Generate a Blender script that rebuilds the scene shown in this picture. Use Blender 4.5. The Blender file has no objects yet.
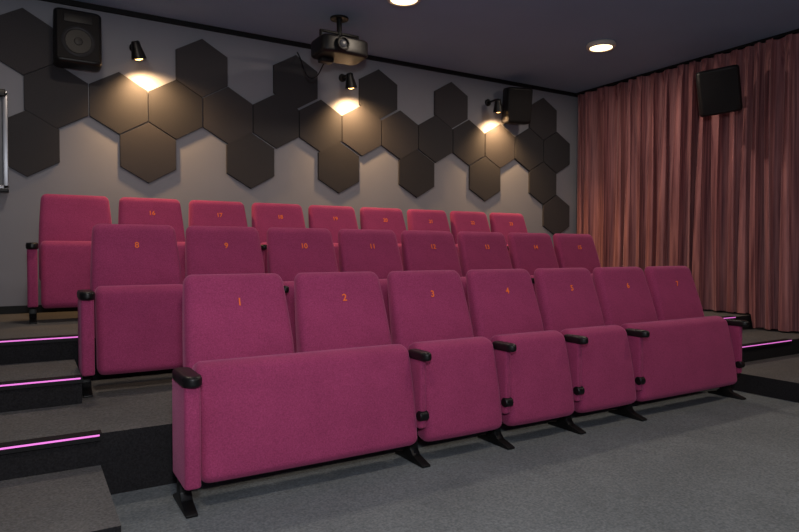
import bpy, bmesh, math, random
from mathutils import Vector, Matrix
random.seed(4)
S=bpy.context.scene
COL=S.collection
S.view_settings.view_transform='Standard'
def lin(c):
    return tuple(((v/255)/12.92 if v/255<=0.04045 else (((v/255)+0.055)/1.055)**2.4) for v in c)+(1,)
# ---------------------------------------------------------------- materials
def mat(name,rgb,rough=.8,noise=None,amt=.15,bump=0,bscale=300,sheen=0,metal=0,emit=None,estr=0,sheen_tint=None,spec=.3,coarse=None,camt=.15,bdist=.003,srough=.45):
    m=bpy.data.materials.new(name);m.use_nodes=True
    nt=m.node_tree;b=nt.nodes['Principled BSDF']
    c=lin(rgb)
    b.inputs['Base Color'].default_value=c
    b.inputs['Roughness'].default_value=rough
    b.inputs['Metallic'].default_value=metal
    b.inputs['Specular IOR Level'].default_value=spec
    if sheen:
        b.inputs['Sheen Weight'].default_value=sheen
        b.inputs['Sheen Roughness'].default_value=srough
        b.inputs['Sheen Tint'].default_value=lin(sheen_tint or (255,255,255))
    if emit:
        b.inputs['Emission Color'].default_value=lin(emit);b.inputs['Emission Strength'].default_value=estr
    if noise or bump:
        tc=nt.nodes.new('ShaderNodeTexCoord')
    out=None
    if noise:
        n=nt.nodes.new('ShaderNodeTexNoise');n.inputs['Scale'].default_value=noise;n.inputs['Detail'].default_value=4
        nt.links.new(tc.outputs['Object'],n.inputs['Vector'])
        r=nt.nodes.new('ShaderNodeValToRGB')
        r.color_ramp.elements[0].position=.3;r.color_ramp.elements[1].position=.7
        r.color_ramp.elements[0].color=tuple(v*(1-amt) for v in c[:3])+(1,)
        r.color_ramp.elements[1].color=tuple(min(1,v*(1+amt)) for v in c[:3])+(1,)
        nt.links.new(n.outputs['Fac'],r.inputs['Fac'])
        out=r.outputs['Color']
        if coarse:
            n2=nt.nodes.new('ShaderNodeTexNoise');n2.inputs['Scale'].default_value=coarse;n2.inputs['Detail'].default_value=3
            nt.links.new(tc.outputs['Object'],n2.inputs['Vector'])
            mr=nt.nodes.new('ShaderNodeMapRange');mr.inputs[1].default_value=.3;mr.inputs[2].default_value=.7
            mr.inputs[3].default_value=1-camt;mr.inputs[4].default_value=1+camt
            nt.links.new(n2.outputs['Fac'],mr.inputs[0])
            mx=nt.nodes.new('ShaderNodeVectorMath');mx.operation='SCALE'
            nt.links.new(out,mx.inputs[0]);nt.links.new(mr.outputs[0],mx.inputs['Scale'])
            out=mx.outputs[0]
        nt.links.new(out,b.inputs['Base Color'])
    if bump:
        n3=nt.nodes.new('ShaderNodeTexNoise');n3.inputs['Scale'].default_value=bscale;n3.inputs['Detail'].default_value=2
        nt.links.new(tc.outputs['Object'],n3.inputs['Vector'])
        bp=nt.nodes.new('ShaderNodeBump');bp.inputs['Strength'].default_value=bump;bp.inputs['Distance'].default_value=bdist
        nt.links.new(n3.outputs['Fac'],bp.inputs['Height']);nt.links.new(bp.outputs['Normal'],b.inputs['Normal'])
    return m
M_seat=mat('seat_velvet',(162,64,106),.9,noise=150,amt=.2,bump=.45,bscale=240,sheen=.45,sheen_tint=(235,150,190),coarse=5,camt=.08,spec=.15)
M_blk=mat('black_plastic',(16,15,17),.42,spec=.4)
M_steel=mat('black_steel',(14,14,15),.5,spec=.4)
M_num=mat('orange_embroidery',(245,115,55),.7,emit=(240,110,50),estr=.1)  # faint glow added to the thread to brighten the numbers
M_carpet=mat('grey_carpet',(116,121,124),.95,noise=95,amt=.28,bump=.5,bscale=150,coarse=2.2,camt=.1,spec=.1,bdist=.005)
M_tread=mat('step_carpet',(102,100,99),.95,noise=95,amt=.28,bump=.5,bscale=150,coarse=2.5,camt=.1,spec=.1,bdist=.005)
M_riser=mat('black_carpet',(40,39,41),.95,noise=120,amt=.3,bump=.4,bscale=200,spec=.1)
M_wall=mat('wall_paint_grey',(142,143,152),.85,noise=2,amt=.03,bump=.1,bscale=120,spec=.2)
M_wall2=mat('wall_paint_dark',(95,95,100),.9,noise=2,amt=.03,spec=.2)
M_ceil=mat('ceiling_paint',(146,168,196),.85,noise=1.5,amt=.03,spec=.2)
M_hex=[mat('felt_charcoal',(64,63,66),.95,noise=160,amt=.22,bump=.5,bscale=300,spec=.1),
       mat('felt_charcoal_light',(69,67,70),.95,noise=160,amt=.22,bump=.5,bscale=300,spec=.1),
       mat('felt_charcoal_dark',(59,58,61),.95,noise=160,amt=.22,bump=.5,bscale=300,spec=.1)]
M_trim=mat('black_trim',(18,18,20),.6)
M_led=mat('pink_led',(240,140,220),.5,emit=(238,120,222),estr=.85)
M_alu=mat('aluminium',(150,150,155),.35,metal=.9)
M_grille=mat('speaker_grille',(24,22,24),.7,noise=400,amt=.5,bump=.8,bscale=500)
M_cone=mat('speaker_cone',(24,23,26),.5)
M_ring=mat('speaker_ring',(46,46,50),.5,metal=.3)
M_lampw=mat('lamp_diffuser',(255,240,215),.5,emit=(255,222,165),estr=5)
M_bulb=mat('bulb_glow',(255,220,150),.5,emit=(255,190,110),estr=8)
M_white=mat('white_enamel',(210,205,198),.5)
M_glass=mat('dark_glass',(60,62,70),.15)
M_cab=mat('cabinet_grey',(120,122,128),.5)
# velvet curtain, fold highlights and shade painted in as vertical streaks
M_cur=mat('rose_velvet',(160,96,100),.6,noise=60,amt=.12,bump=.2,bscale=200,sheen=.8,sheen_tint=(245,190,190),spec=.35,srough=.3)
nt=M_cur.node_tree
for n in list(nt.nodes):
    if n.type=='TEX_NOISE' and abs(n.inputs['Scale'].default_value-60)<1:
        mp=nt.nodes.new('ShaderNodeMapping');mp.inputs['Scale'].default_value=(1,.25,.02)
        tc=[q for q in nt.nodes if q.type=='TEX_COORD'][0]
        nt.links.new(tc.outputs['Object'],mp.inputs['Vector']);nt.links.new(mp.outputs['Vector'],n.inputs['Vector'])
    if n.type=='VALTORGB':
        n.color_ramp.elements[0].color=lin((106,62,70));n.color_ramp.elements[1].color=lin((182,122,122))
# ---------------------------------------------------------------- helpers
def obj(name,me,parent=None,loc=(0,0,0),rot=(0,0,0)):
    o=bpy.data.objects.new(name,me);COL.objects.link(o);o.location=loc;o.rotation_euler=rot
    if parent:o.parent=parent
    return o
def empty(name,loc=(0,0,0),rot=(0,0,0)):
    o=bpy.data.objects.new(name,None);COL.objects.link(o);o.location=loc;o.rotation_euler=rot;o.empty_display_size=.1
    return o
def finish(bm,name,mats,smooth=True,angle=40):
    bmesh.ops.recalc_face_normals(bm,faces=bm.faces)
    me=bpy.data.meshes.new(name);bm.to_mesh(me);bm.free()
    for m in mats:me.materials.append(m)
    if smooth:
        for p in me.polygons:p.use_smooth=True
        me.set_sharp_from_angle(angle=math.radians(angle))
    return me
def box_me(name,x0,x1,y0,y1,z0,z1,m,side=None,bev=0):
    bm=bmesh.new();bmesh.ops.create_cube(bm,size=1)
    for v in bm.verts:
        v.co=Vector((x0+(v.co.x+.5)*(x1-x0),y0+(v.co.y+.5)*(y1-y0),z0+(v.co.z+.5)*(z1-z0)))
    if bev:bmesh.ops.bevel(bm,geom=bm.edges[:],offset=bev,segments=3,affect='EDGES',profile=.5)
    bm.normal_update()
    if side:
        for f in bm.faces:
            f.material_index=0 if f.normal.z>.9 else 1
    return finish(bm,name,[m,side] if side else [m],smooth=bool(bev))
def box(name,x0,x1,y0,y1,z0,z1,m,side=None,bev=0,parent=None):
    cx,cy=(x0+x1)/2,(y0+y1)/2
    return obj(name,box_me(name,x0-cx,x1-cx,y0-cy,y1-cy,0,z1-z0,m,side,bev),parent,(cx,cy,z0))
def ring(hw,y0,y1,r,bulge,n=5,nx=8):
    pts=[]
    r=max(.001,min(r,hw*.95,(y1-y0)/2*.95))
    cs=[(-hw+r,y0+r,180),(hw-r,y0+r,270),(hw-r,y1-r,0),(-hw+r,y1-r,90)]
    for i,(cx,cy,a0) in enumerate(cs):
        for k in range(n+1):
            a=math.radians(a0+90*k/n);pts.append([cx+r*math.cos(a),cy+r*math.sin(a)])
        if i in(0,2):
            nxt=cs[(i+1)%4]
            for k in range(1,nx):
                t=k/nx;pts.append([cx+(nxt[0]-cx)*t, cy+(-r if i==0 else r)])
    mid=(y0+y1)/2
    for p in pts:
        if p[1]<mid: p[1]-=bulge*(1-(p[0]/hw)**2)
    return pts
def loft(name,fn,z0,z1,rz,rx,ry,m,steps=12,bulge=.01,rc=.03):
    """fn(z)->(hw,yfront,yback)"""
    bm=bmesh.new();L=[]
    K=6
    for k in range(K+1):
        a=math.radians(90*k/K);L.append((z0+rz-rz*math.cos(a),1-math.sin(a)))
    for k in range(1,steps):
        L.append((z0+rz+(z1-z0-2*rz)*k/steps,0))
    for k in range(K+1):
        a=math.radians(90*k/K);L.append((z1-rz+rz*math.sin(a),1-math.cos(a)))
    rings=[]
    for z,ins in L:
        hw,a,b=fn(z)
        pts=ring(hw-rx*ins,a+ry*ins,b-ry*ins,rc,bulge*(1-ins*.5))
        rings.append([bm.verts.new((x,y,z)) for x,y in pts])
    n=len(rings[0])
    for i in range(len(rings)-1):
        for j in range(n):
            bm.faces.new((rings[i][j],rings[i][(j+1)%n],rings[i+1][(j+1)%n],rings[i+1][j]))
    bm.faces.new(rings[0][::-1]);bm.faces.new(rings[-1])
    return finish(bm,name,[m],angle=60)
def prism(name,pts,x0,x1,m,bev=.004):
    bm=bmesh.new()
    a=[bm.verts.new((x0,y,z)) for y,z in pts];b=[bm.verts.new((x1,y,z)) for y,z in pts]
    n=len(pts)
    bm.faces.new(a);bm.faces.new(b[::-1])
    for i in range(n):bm.faces.new((a[i],b[i],b[(i+1)%n],a[(i+1)%n]))
    bmesh.ops.recalc_face_normals(bm,faces=bm.faces)
    if bev:bmesh.ops.bevel(bm,geom=bm.edges[:],offset=bev,segments=2,affect='EDGES',profile=.5)
    return finish(bm,name,[m],angle=35)
def cyl_me(name,prof,m,seg=40,axis='Z'):
    """revolve prof [(r,z)] """
    bm=bmesh.new();R=[]
    for r,z in prof:
        R.append([bm.verts.new((max(r,.0005)*math.cos(2*math.pi*k/seg),max(r,.0005)*math.sin(2*math.pi*k/seg),z)) for k in range(seg)])
    for i in range(len(R)-1):
        for k in range(seg):bm.faces.new((R[i][k],R[i][(k+1)%seg],R[i+1][(k+1)%seg],R[i+1][k]))
    bm.faces.new(R[0][::-1]);bm.faces.new(R[-1])
    if axis=='X':bmesh.ops.rotate(bm,verts=bm.verts,cent=(0,0,0),matrix=Matrix.Rotation(math.pi/2,3,'Y'))
    if axis=='-Y':bmesh.ops.rotate(bm,verts=bm.verts,cent=(0,0,0),matrix=Matrix.Rotation(math.pi/2,3,'X'))
    return finish(bm,name,[m],angle=35)
# ---------------------------------------------------------------- room
XL,XR,YB,YF,H=-1.2,7.05,6.5,-2.6,3.46
PX0,PX1=.28,5.08
box('floor',XL,XR,YF,YB,-.1,0,M_carpet)
box('ceiling',XL-.1,XR+.1,YF-.1,YB+.1,H,H+.1,M_ceil)
box('wall_back',XL-.1,XR+.1,YB,YB+.1,0,H,M_wall)
box('wall_front',XL-.1,XR+.1,YF-.1,YF,0,H,M_wall2)
box('wall_left',XL-.1,XL,YF,YB,0,H,M_wall2)
box('wall_right',XR,XR+.1,YF,YB,0,H,M_wall2)
G=.001
box('platform_low',XL+G,XR-G,3.2,4.56,0,.3,M_tread,M_riser)
box('platform_high',XL+G,XR-G,4.56,YB-G,0,.6,M_tread,M_riser)
box('step_low_left',XL+G,PX0,2.45,3.2,0,.15,M_tread,M_riser)
box('step_mid_left',XL+G,.25,3.885,4.56,.3,.45,M_tread,M_riser)
box('step_low_right',5.03,XR-G,2.45,3.2,0,.15,M_tread,M_riser)
box('step_mid_right',PX1,XR-G,3.885,4.56,.3,.45,M_tread,M_riser)
box('baseboard_back',XL,XR-.02,YB-.015,YB,.6,.67,M_trim)
box('trim_1',XL,XR-.02,YB-.035,YB,H-.045,H,M_trim)
# led nosings
for i,(a,b,y,z) in enumerate(((XL+.02,.285,3.2,.3),(XL+.02,.252,3.885,.45),(XL+.02,.285,4.56,.6),(5.2,6.33,3.2,.3),(5.2,6.55,3.885,.45),(5.45,6.3,4.56,.6))):
    e=empty('led_step_light',((a+b)/2,y,z))
    w=(b-a)/2
    obj('profile',prism('led_profile',[(-.018,-.03),(-.018,.006),(.045,.006),(.045,.001),(-.001,.001),(-.001,-.03)],-w,w,M_trim,0),e)
    obj('strip',box_me('led_strip',-w+.01,w-.01,-.0205,-.0182,-.008,.0,M_led),e)
# ---------------------------------------------------------------- hexagon panels
HW=.515
def hexme(name,m):
    bm=bmesh.new();R=HW/math.sqrt(3)*.998
    a=[];b=[]
    for k in range(6):
        t=math.radians(30+60*k)
        a.append(bm.verts.new((R*math.cos(t),0,R*math.sin(t))));b.append(bm.verts.new((R*math.cos(t),-.025,R*math.sin(t))))
    bm.faces.new(a);bm.faces.new(b)
    for i in range(6):bm.faces.new((a[i],a[(i+1)%6],b[(i+1)%6],b[i]))
    bmesh.ops.recalc_face_normals(bm,faces=bm.faces)
    bmesh.ops.bevel(bm,geom=[e for e in bm.edges if all(v.co.y<-.02 for v in e.verts)],offset=.004,segments=2,affect='EDGES')
    return finish(bm,name,[m],angle=30)
hm=[hexme('hex_%d'%i,M_hex[i]) for i in range(3)]
cells=[]
for X in (-.0,1.02,2.04,3.07,4.13,5.2,6.235):cells.append((X,2.12))
for k in range(-1,11):
    X=.76+k*.5215
    if X<6.6:cells.append((X,2.57))
cells.append((6.5,2.57))
for X in (-.02,1.54,2.55,3.59,4.65,6.235):cells.append((X,3.02))
cells.append((6.5,1.67))
seen=[]
pe=empty('hexagon_acoustic_panels',(0,YB-.001,0))
for i,(X,Z) in enumerate(cells):
    if any(abs(X-a)<.2 and abs(Z-b)<.1 for a,b in seen):continue
    seen.append((X,Z))
    obj('hex_panel_%d'%i,hm[random.choice([0,0,1,2])],pe,(X,0,Z))
# ---------------------------------------------------------------- seats
P=.592
def yf(z): # backrest front
    return .265+.05*(z-.3)/.34 if z<.64 else .315+.125*((z-.64)/.39)**1.05
def bk(z):
    t=max(0,(z-.6)/.43)
    return (.279-.024*t**1.5, yf(z), yf(z)+.125-.035*t)
me_back=loft('backrest',bk,.30,1.035,.045,.04,.03,M_seat,bulge=.008,rc=.04,steps=14)
def cu(hw):
    def f(z):
        t=(z-.11)/.52
        return (hw,.025+.10*t-.012*math.sin(math.pi*t),.165+.105*t)
    return f
me_cush=loft('cushion',cu(.27),.11,.64,.05,.03,.06,M_seat,bulge=.012,rc=.04)
me_cush2=loft('double_cushion',cu(P-.022),.11,.64,.05,.03,.06,M_seat,bulge=.010,rc=.04)
me_panel=loft('side_panel',lambda z:(.035,-.035,.25),.13,.575,.012,.008,.02,M_seat,bulge=0,rc=.02,steps=3)
me_slim=loft('slim_panel',lambda z:(.019,.03,.27),.2,.575,.012,.004,.02,M_seat,bulge=0,rc=.012,steps=3)
me_cap=loft('arm_cap',lambda z:(.042,-.05,.22),.570,.622,.016,.012,.02,M_blk,bulge=.012,rc=.035,steps=3)
me_cap2=loft('arm_cap_short',lambda z:(.032,-.015,.16),.570,.618,.016,.012,.02,M_blk,bulge=.012,rc=.03,steps=3)
me_foot=prism('foot',[(-.0,0),(.0,.012),(.05,.026),(.10,.040),(.125,.07),(.125,.30),(.19,.30),(.19,.06),(.215,.035),(.29,.014),(.29,0)],-.026,.026,M_steel,.004)
me_hinge=cyl_me('hinge',[(.0,-.027),(.024,-.027),(.028,-.022),(.028,.022),(.024,.027),(.0,.027)],M_blk,24,'X')
def number(txt,parent,x):
    z=.895
    c=bpy.data.curves.new('seat_number','FONT');c.body=txt;c.size=.056;c.extrude=.0012;c.offset=.0009;c.align_x='CENTER';c.align_y='CENTER'
    c.materials.append(M_num)
    a=math.atan2(yf(z+.03)-yf(z-.03),.06)
    o=obj('seat_number',c,parent,(x,yf(z)-.0105,z),(math.pi/2-a,0,0))
def standard(parent,x,end=False):
    obj('leg',me_foot,parent,(x,0,0))
    if end: obj('side_panel',me_panel,parent,(x,0,0))
    else:
        obj('divider',me_slim,parent,(x,0,0))
        obj('hinge',me_hinge,parent,(x,.04,.27))
    obj('armrest',me_cap if end else me_cap2,parent,(x,0,0))
def seat(x,y,z,num,left_end=False,right_end=False,double=False):
    w=2*P if double else P
    e=empty('cinema_love_seat' if double else 'cinema_seat',(x,y,z))
    n=2 if double else 1
    for i in range(n):
        obj('backrest',me_back,e,(P*(i+.5),0,0))
        if num and num[i]:number(num[i],e,P*(i+.5))
    obj('cushion',me_cush2 if double else me_cush,e,(w/2,0,0))
    standard(e,-.03 if left_end else 0,left_end)
    if right_end:standard(e,w,False)
xr=.625;y1=2.74
seat(xr,y1,0,['1','2'],left_end=True,double=True)
for i in(2,3,4):seat(xr+P*i,y1,0,[str(i+1)])
seat(xr+P*5,y1,0,['6','7'],right_end=True,double=True)
for i in range(8):seat(.32+.589*i,4.02,.3,[str(8+i)],left_end=i==0,right_end=i==7)
for i in range(9):seat(.055+.596*i,5.48,.6,[str(15+i)] if i else None,left_end=i==0,right_end=i==8)
# ---------------------------------------------------------------- curtain
def cbot(y):
    return .62 if y>4.5 else .47 if y>3.83 else .32 if y>3.15 else .17 if y>2.4 else .02
def curtain(ya,yb,seed):
    rnd=random.Random(seed);bm=bmesh.new();N=int((yb-ya)/.007);Z=26
    ph=rnd.random()*6;ys=[ya+(yb-ya)*i/N for i in range(N+1)]
    fr=[];acc=ph
    ctr=[rnd.uniform(.55,1.5) for _ in range(60)];am=[rnd.uniform(.45,1.3) for _ in range(60)];dr=[rnd.uniform(-.7,.7) for _ in range(60)]
    def sm(arr,u):
        k=int(u)%59;f=u-int(u);f=f*f*(3-2*f);return arr[k]*(1-f)+arr[k+1]*f
    for y in ys:
        u=(acc-ph)/(2*math.pi)
        acc+=2*math.pi*(.007/.185)*sm(ctr,u);fr.append((acc,sm(am,u),sm(dr,u)))
    rows=[]
    for j in range(Z+1):
        t=j/Z;row=[]
        for i,y in enumerate(ys):
            a,am_,d=fr[i]
            z=cbot(y)+(H-.04-cbot(y))*t
            top=max(0,(t-.92)/.08)
            A=.08*am_*(1-.5*top)
            s=math.sin(a+d*math.sin(t*2.6+seed))
            s=math.copysign(abs(s)**.8,s)
            x=6.86+A*s+.014*math.sin(2.3*a+t*2)+.012*math.sin(a*.31+t*2.2)
            x+=.012*math.sin(a*3)*top
            yy=y+.035*math.cos(a*2)*(1-t*.3)+.02*math.sin(t*2.5+y*1.7)
            row.append(bm.verts.new((min(x,7.03),yy,z)))
        rows.append(row)
    for j in range(Z):
        for i in range(N):
            bm.faces.new((rows[j][i],rows[j][i+1],rows[j+1][i+1],rows[j+1][i]))
    me=finish(bm,'curtain',[M_cur],angle=180)
    return obj('velvet_curtain',me)
curtain(4.52,6.42,1);curtain(1.2,4.50,2)
e=empty('curtain_rail',(6.88,3.8,H))
obj('rail',box_me('rail',-.02,.02,-2.7,2.66,-.03,0,M_trim),e)
# ---------------------------------------------------------------- ceiling downlights
def downlight(x,y,en):
    e=empty('ceiling_light',(x,y,H))
    obj('housing',cyl_me('dl_housing',[(.15,0),(.16,-.012),(.16,-.035),(.148,-.05),(.125,-.05),(.12,-.042),(.0,-.042)],M_white,48),e)
    obj('diffuser',cyl_me('dl_diff',[(0,-.041),(.118,-.041),(.118,-.046),(.0,-.05)],M_lampw,48),e)
    l=bpy.data.lights.new('downlight','AREA');l.shape='DISK';l.size=.22;l.energy=en;l.color=(1,.84,.68)
    obj('bulb',l,e,(0,0,-.06))
downlight(.36,4.8,14);downlight(2.92,4.8,15);downlight(5.48,4.8,18)
for x in(.36,2.92,5.48):
    downlight(x,1.2,15)
# ---------------------------------------------------------------- wall spots
def wspot(x,z,tx=.12):
    e=empty('adjustable_spotlight',(x,YB,z))
    obj('wall_plate',cyl_me('plate',[(.0,0),(.045,0),(.045,.02),(.035,.03),(0,.03)],M_blk,24,'-Y'),e,(0,-.001,.12))
    obj('arm',box_me('arm',-.012,.012,-.2,-.02,.11,.132,M_blk,bev=.004),e)
    hd=obj('head',cyl_me('head',[(.0,.10),(.03,.10),(.038,.09),(.042,.05),(.058,-.01),(.068,-.06),(.063,-.06),(.05,-.02),(.0,-.01)],M_blk,32),e,(0,-.22,.02),(math.radians(12),math.radians(-14),0))
    obj('yoke',box_me('yoke',-.009,.009,-.225,-.195,.06,.13,M_blk,bev=.003),e)
    obj('bulb',cyl_me('bulbm',[(0,-.02),(.03,-.022),(.046,-.045),(.03,-.066),(0,-.074)],M_bulb,24),hd)
    l=bpy.data.lights.new('spot','SPOT');l.energy=105;l.color=(1,.60,.27);l.spot_size=math.radians(140);l.spot_blend=1;l.shadow_soft_size=.04
    obj('lamp',l,hd,(0,0,-.09))
wspot(.90,3.0);wspot(3.12,3.03);wspot(5.25,3.01)
# ---------------------------------------------------------------- speakers
def speaker(name,loc,rotz,tilt,w,h,d,detail,roll=0,bl=.06):
    e=empty(name,loc,(math.radians(tilt),math.radians(roll),math.radians(rotz)))
    obj('cabinet',loft('spk_cab',lambda z:(w/2,-d/2,d/2),-h/2,h/2,.03,.03,.03,M_blk,bulge=.0,rc=.05,steps=3),e)
    obj('grille',box_me('grille',-w/2+.025,w/2-.025,-d/2-.008,-d/2+.004,-h/2+.03,h/2-.03,M_grille,bev=.003),e)
    if detail:
        obj('woofer_surround',cyl_me('ws',[(w*.33,0),(w*.35,.008),(w*.31,.014),(w*.28,.01),(w*.27,.0)],M_ring,40,'-Y'),e,(0,-d/2-.006,-h*.1))
        obj('woofer_cone',cyl_me('wc',[(w*.27,.008),(w*.1,.004),(w*.08,.012),(0,.016)],M_cone,40,'-Y'),e,(0,-d/2-.006,-h*.1))
        obj('tweeter_horn',box_me('th',-w*.3,w*.3,-d/2-.014,-d/2-.004,h*.24,h*.40,M_cone,bev=.004),e)
    obj('bracket',box_me('br',-.03,.03,d/2-.01,d/2+bl,-.04,.04,M_steel,bev=.004),e)
speaker('loudspeaker',(.40,6.3,3.05),0,0,.38,.47,.24,True)
speaker('loudspeaker',(5.57,6.28,3.08),-18,8,.36,.46,.22,False)
speaker('loudspeaker',(6.40,4.0,2.88),-55,12,.41,.48,.26,False,-6,.42)
# ---------------------------------------------------------------- projector
e=empty('ceiling_projector',(2.66,5.6,3.15))
obj('body',loft('pj',lambda z:(.25,-.17,.17),-.09,.08,.03,.03,.03,M_blk,bulge=.02,rc=.06,steps=3),e)
obj('lens_barrel',cyl_me('lens',[(.065,0),(.07,.03),(.06,.05),(.05,.052),(.045,.03),(0,.025)],M_steel,36,'-Y'),e,(-.06,-.18,-.01))
obj('lens_glass',cyl_me('lg',[(0,.02),(.043,.026),(.03,.038),(0,.042)],M_glass,30,'-Y'),e,(-.06,-.18,-.01))
obj('mount_plate',box_me('mp',-.13,.13,-.1,.1,.08,.1,M_steel,bev=.004),e)
obj('mount_pole',cyl_me('mpole',[(.025,.1),(.025,.292)],M_steel,20),e)
obj('ceiling_plate',cyl_me('mcp',[(.09,.292),(.09,.309),(.02,.309)],M_steel,30),e)
for s in(-1,1):
    obj('mount_arm',prism('marm',[(-.02,.0),(-.02,.16),(.02,.16),(.02,.0)],s*.2-.008,s*.2+.008,M_steel,.003),e)
obj('mount_crossbar',box_me('mcb',-.208,.208,-.015,.015,.145,.165,M_steel,bev=.003),e)
obj('connector_shroud',box_me('csh',-.18,-.05,.02,.12,-.13,-.085,M_blk,bev=.01),e)
cv=bpy.data.curves.new('cable','CURVE');cv.dimensions='3D';cv.bevel_depth=.006
sp=cv.splines.new('BEZIER');sp.bezier_points.add(2)
for p,c in zip(sp.bezier_points,((-.1,.12,-.1),(-.13,.3,-.22),(-.1,.86,.19))):
    p.co=c;p.handle_left_type=p.handle_right_type='AUTO'
cv.materials.append(M_blk);obj('cable',cv,e)
# ---------------------------------------------------------------- wall cabinet at far left
e=empty('projection_cabinet',(-.5,YB-.03,1.7))
obj('body',box_me('cb',-.35,.35,-.07,.0,0,.82,M_cab,bev=.006),e)
for a,b,c,d in((-.36,.36,.80,.84),(-.36,.36,-.01,.03),(-.36,-.32,0,.83),(.32,.36,0,.83)):
    obj('frame',box_me('fr',a,b,-.09,-.065,c,d,M_alu,bev=.004),e)
obj('header',box_me('hd',-.36,.345,-.13,-.001,.79,.85,M_blk,bev=.008),e)
obj('shelf',box_me('sh',-.36,.36,-.12,-.001,-.03,.0,M_blk,bev=.006),e)
for s in(-.3,-.2):
    obj('wall_mount',box_me('wm',s-.02,s+.02,-.002,.03,.1,.7,M_steel,bev=.002),e)
# ---------------------------------------------------------------- light
l=bpy.data.lights.new('flash','POINT');l.shadow_soft_size=.15;l.energy=160;l.color=(.95,.97,1)
fo=obj('camera_flash',l,None,(.0,-.2,1.75))
w=bpy.data.worlds.new('World');S.world=w;w.use_nodes=True
w.node_tree.nodes['Background'].inputs[0].default_value=(.5,.5,.6,1);w.node_tree.nodes['Background'].inputs[1].default_value=.05
cam=bpy.data.cameras.new('camera');co=obj('camera',cam,None,(0,0,1.15),(math.radians(90-1.29),0,math.radians(-30.9)))
cam.sensor_width=36;cam.lens=620/799*36;cam.clip_start=.05
S.camera=co
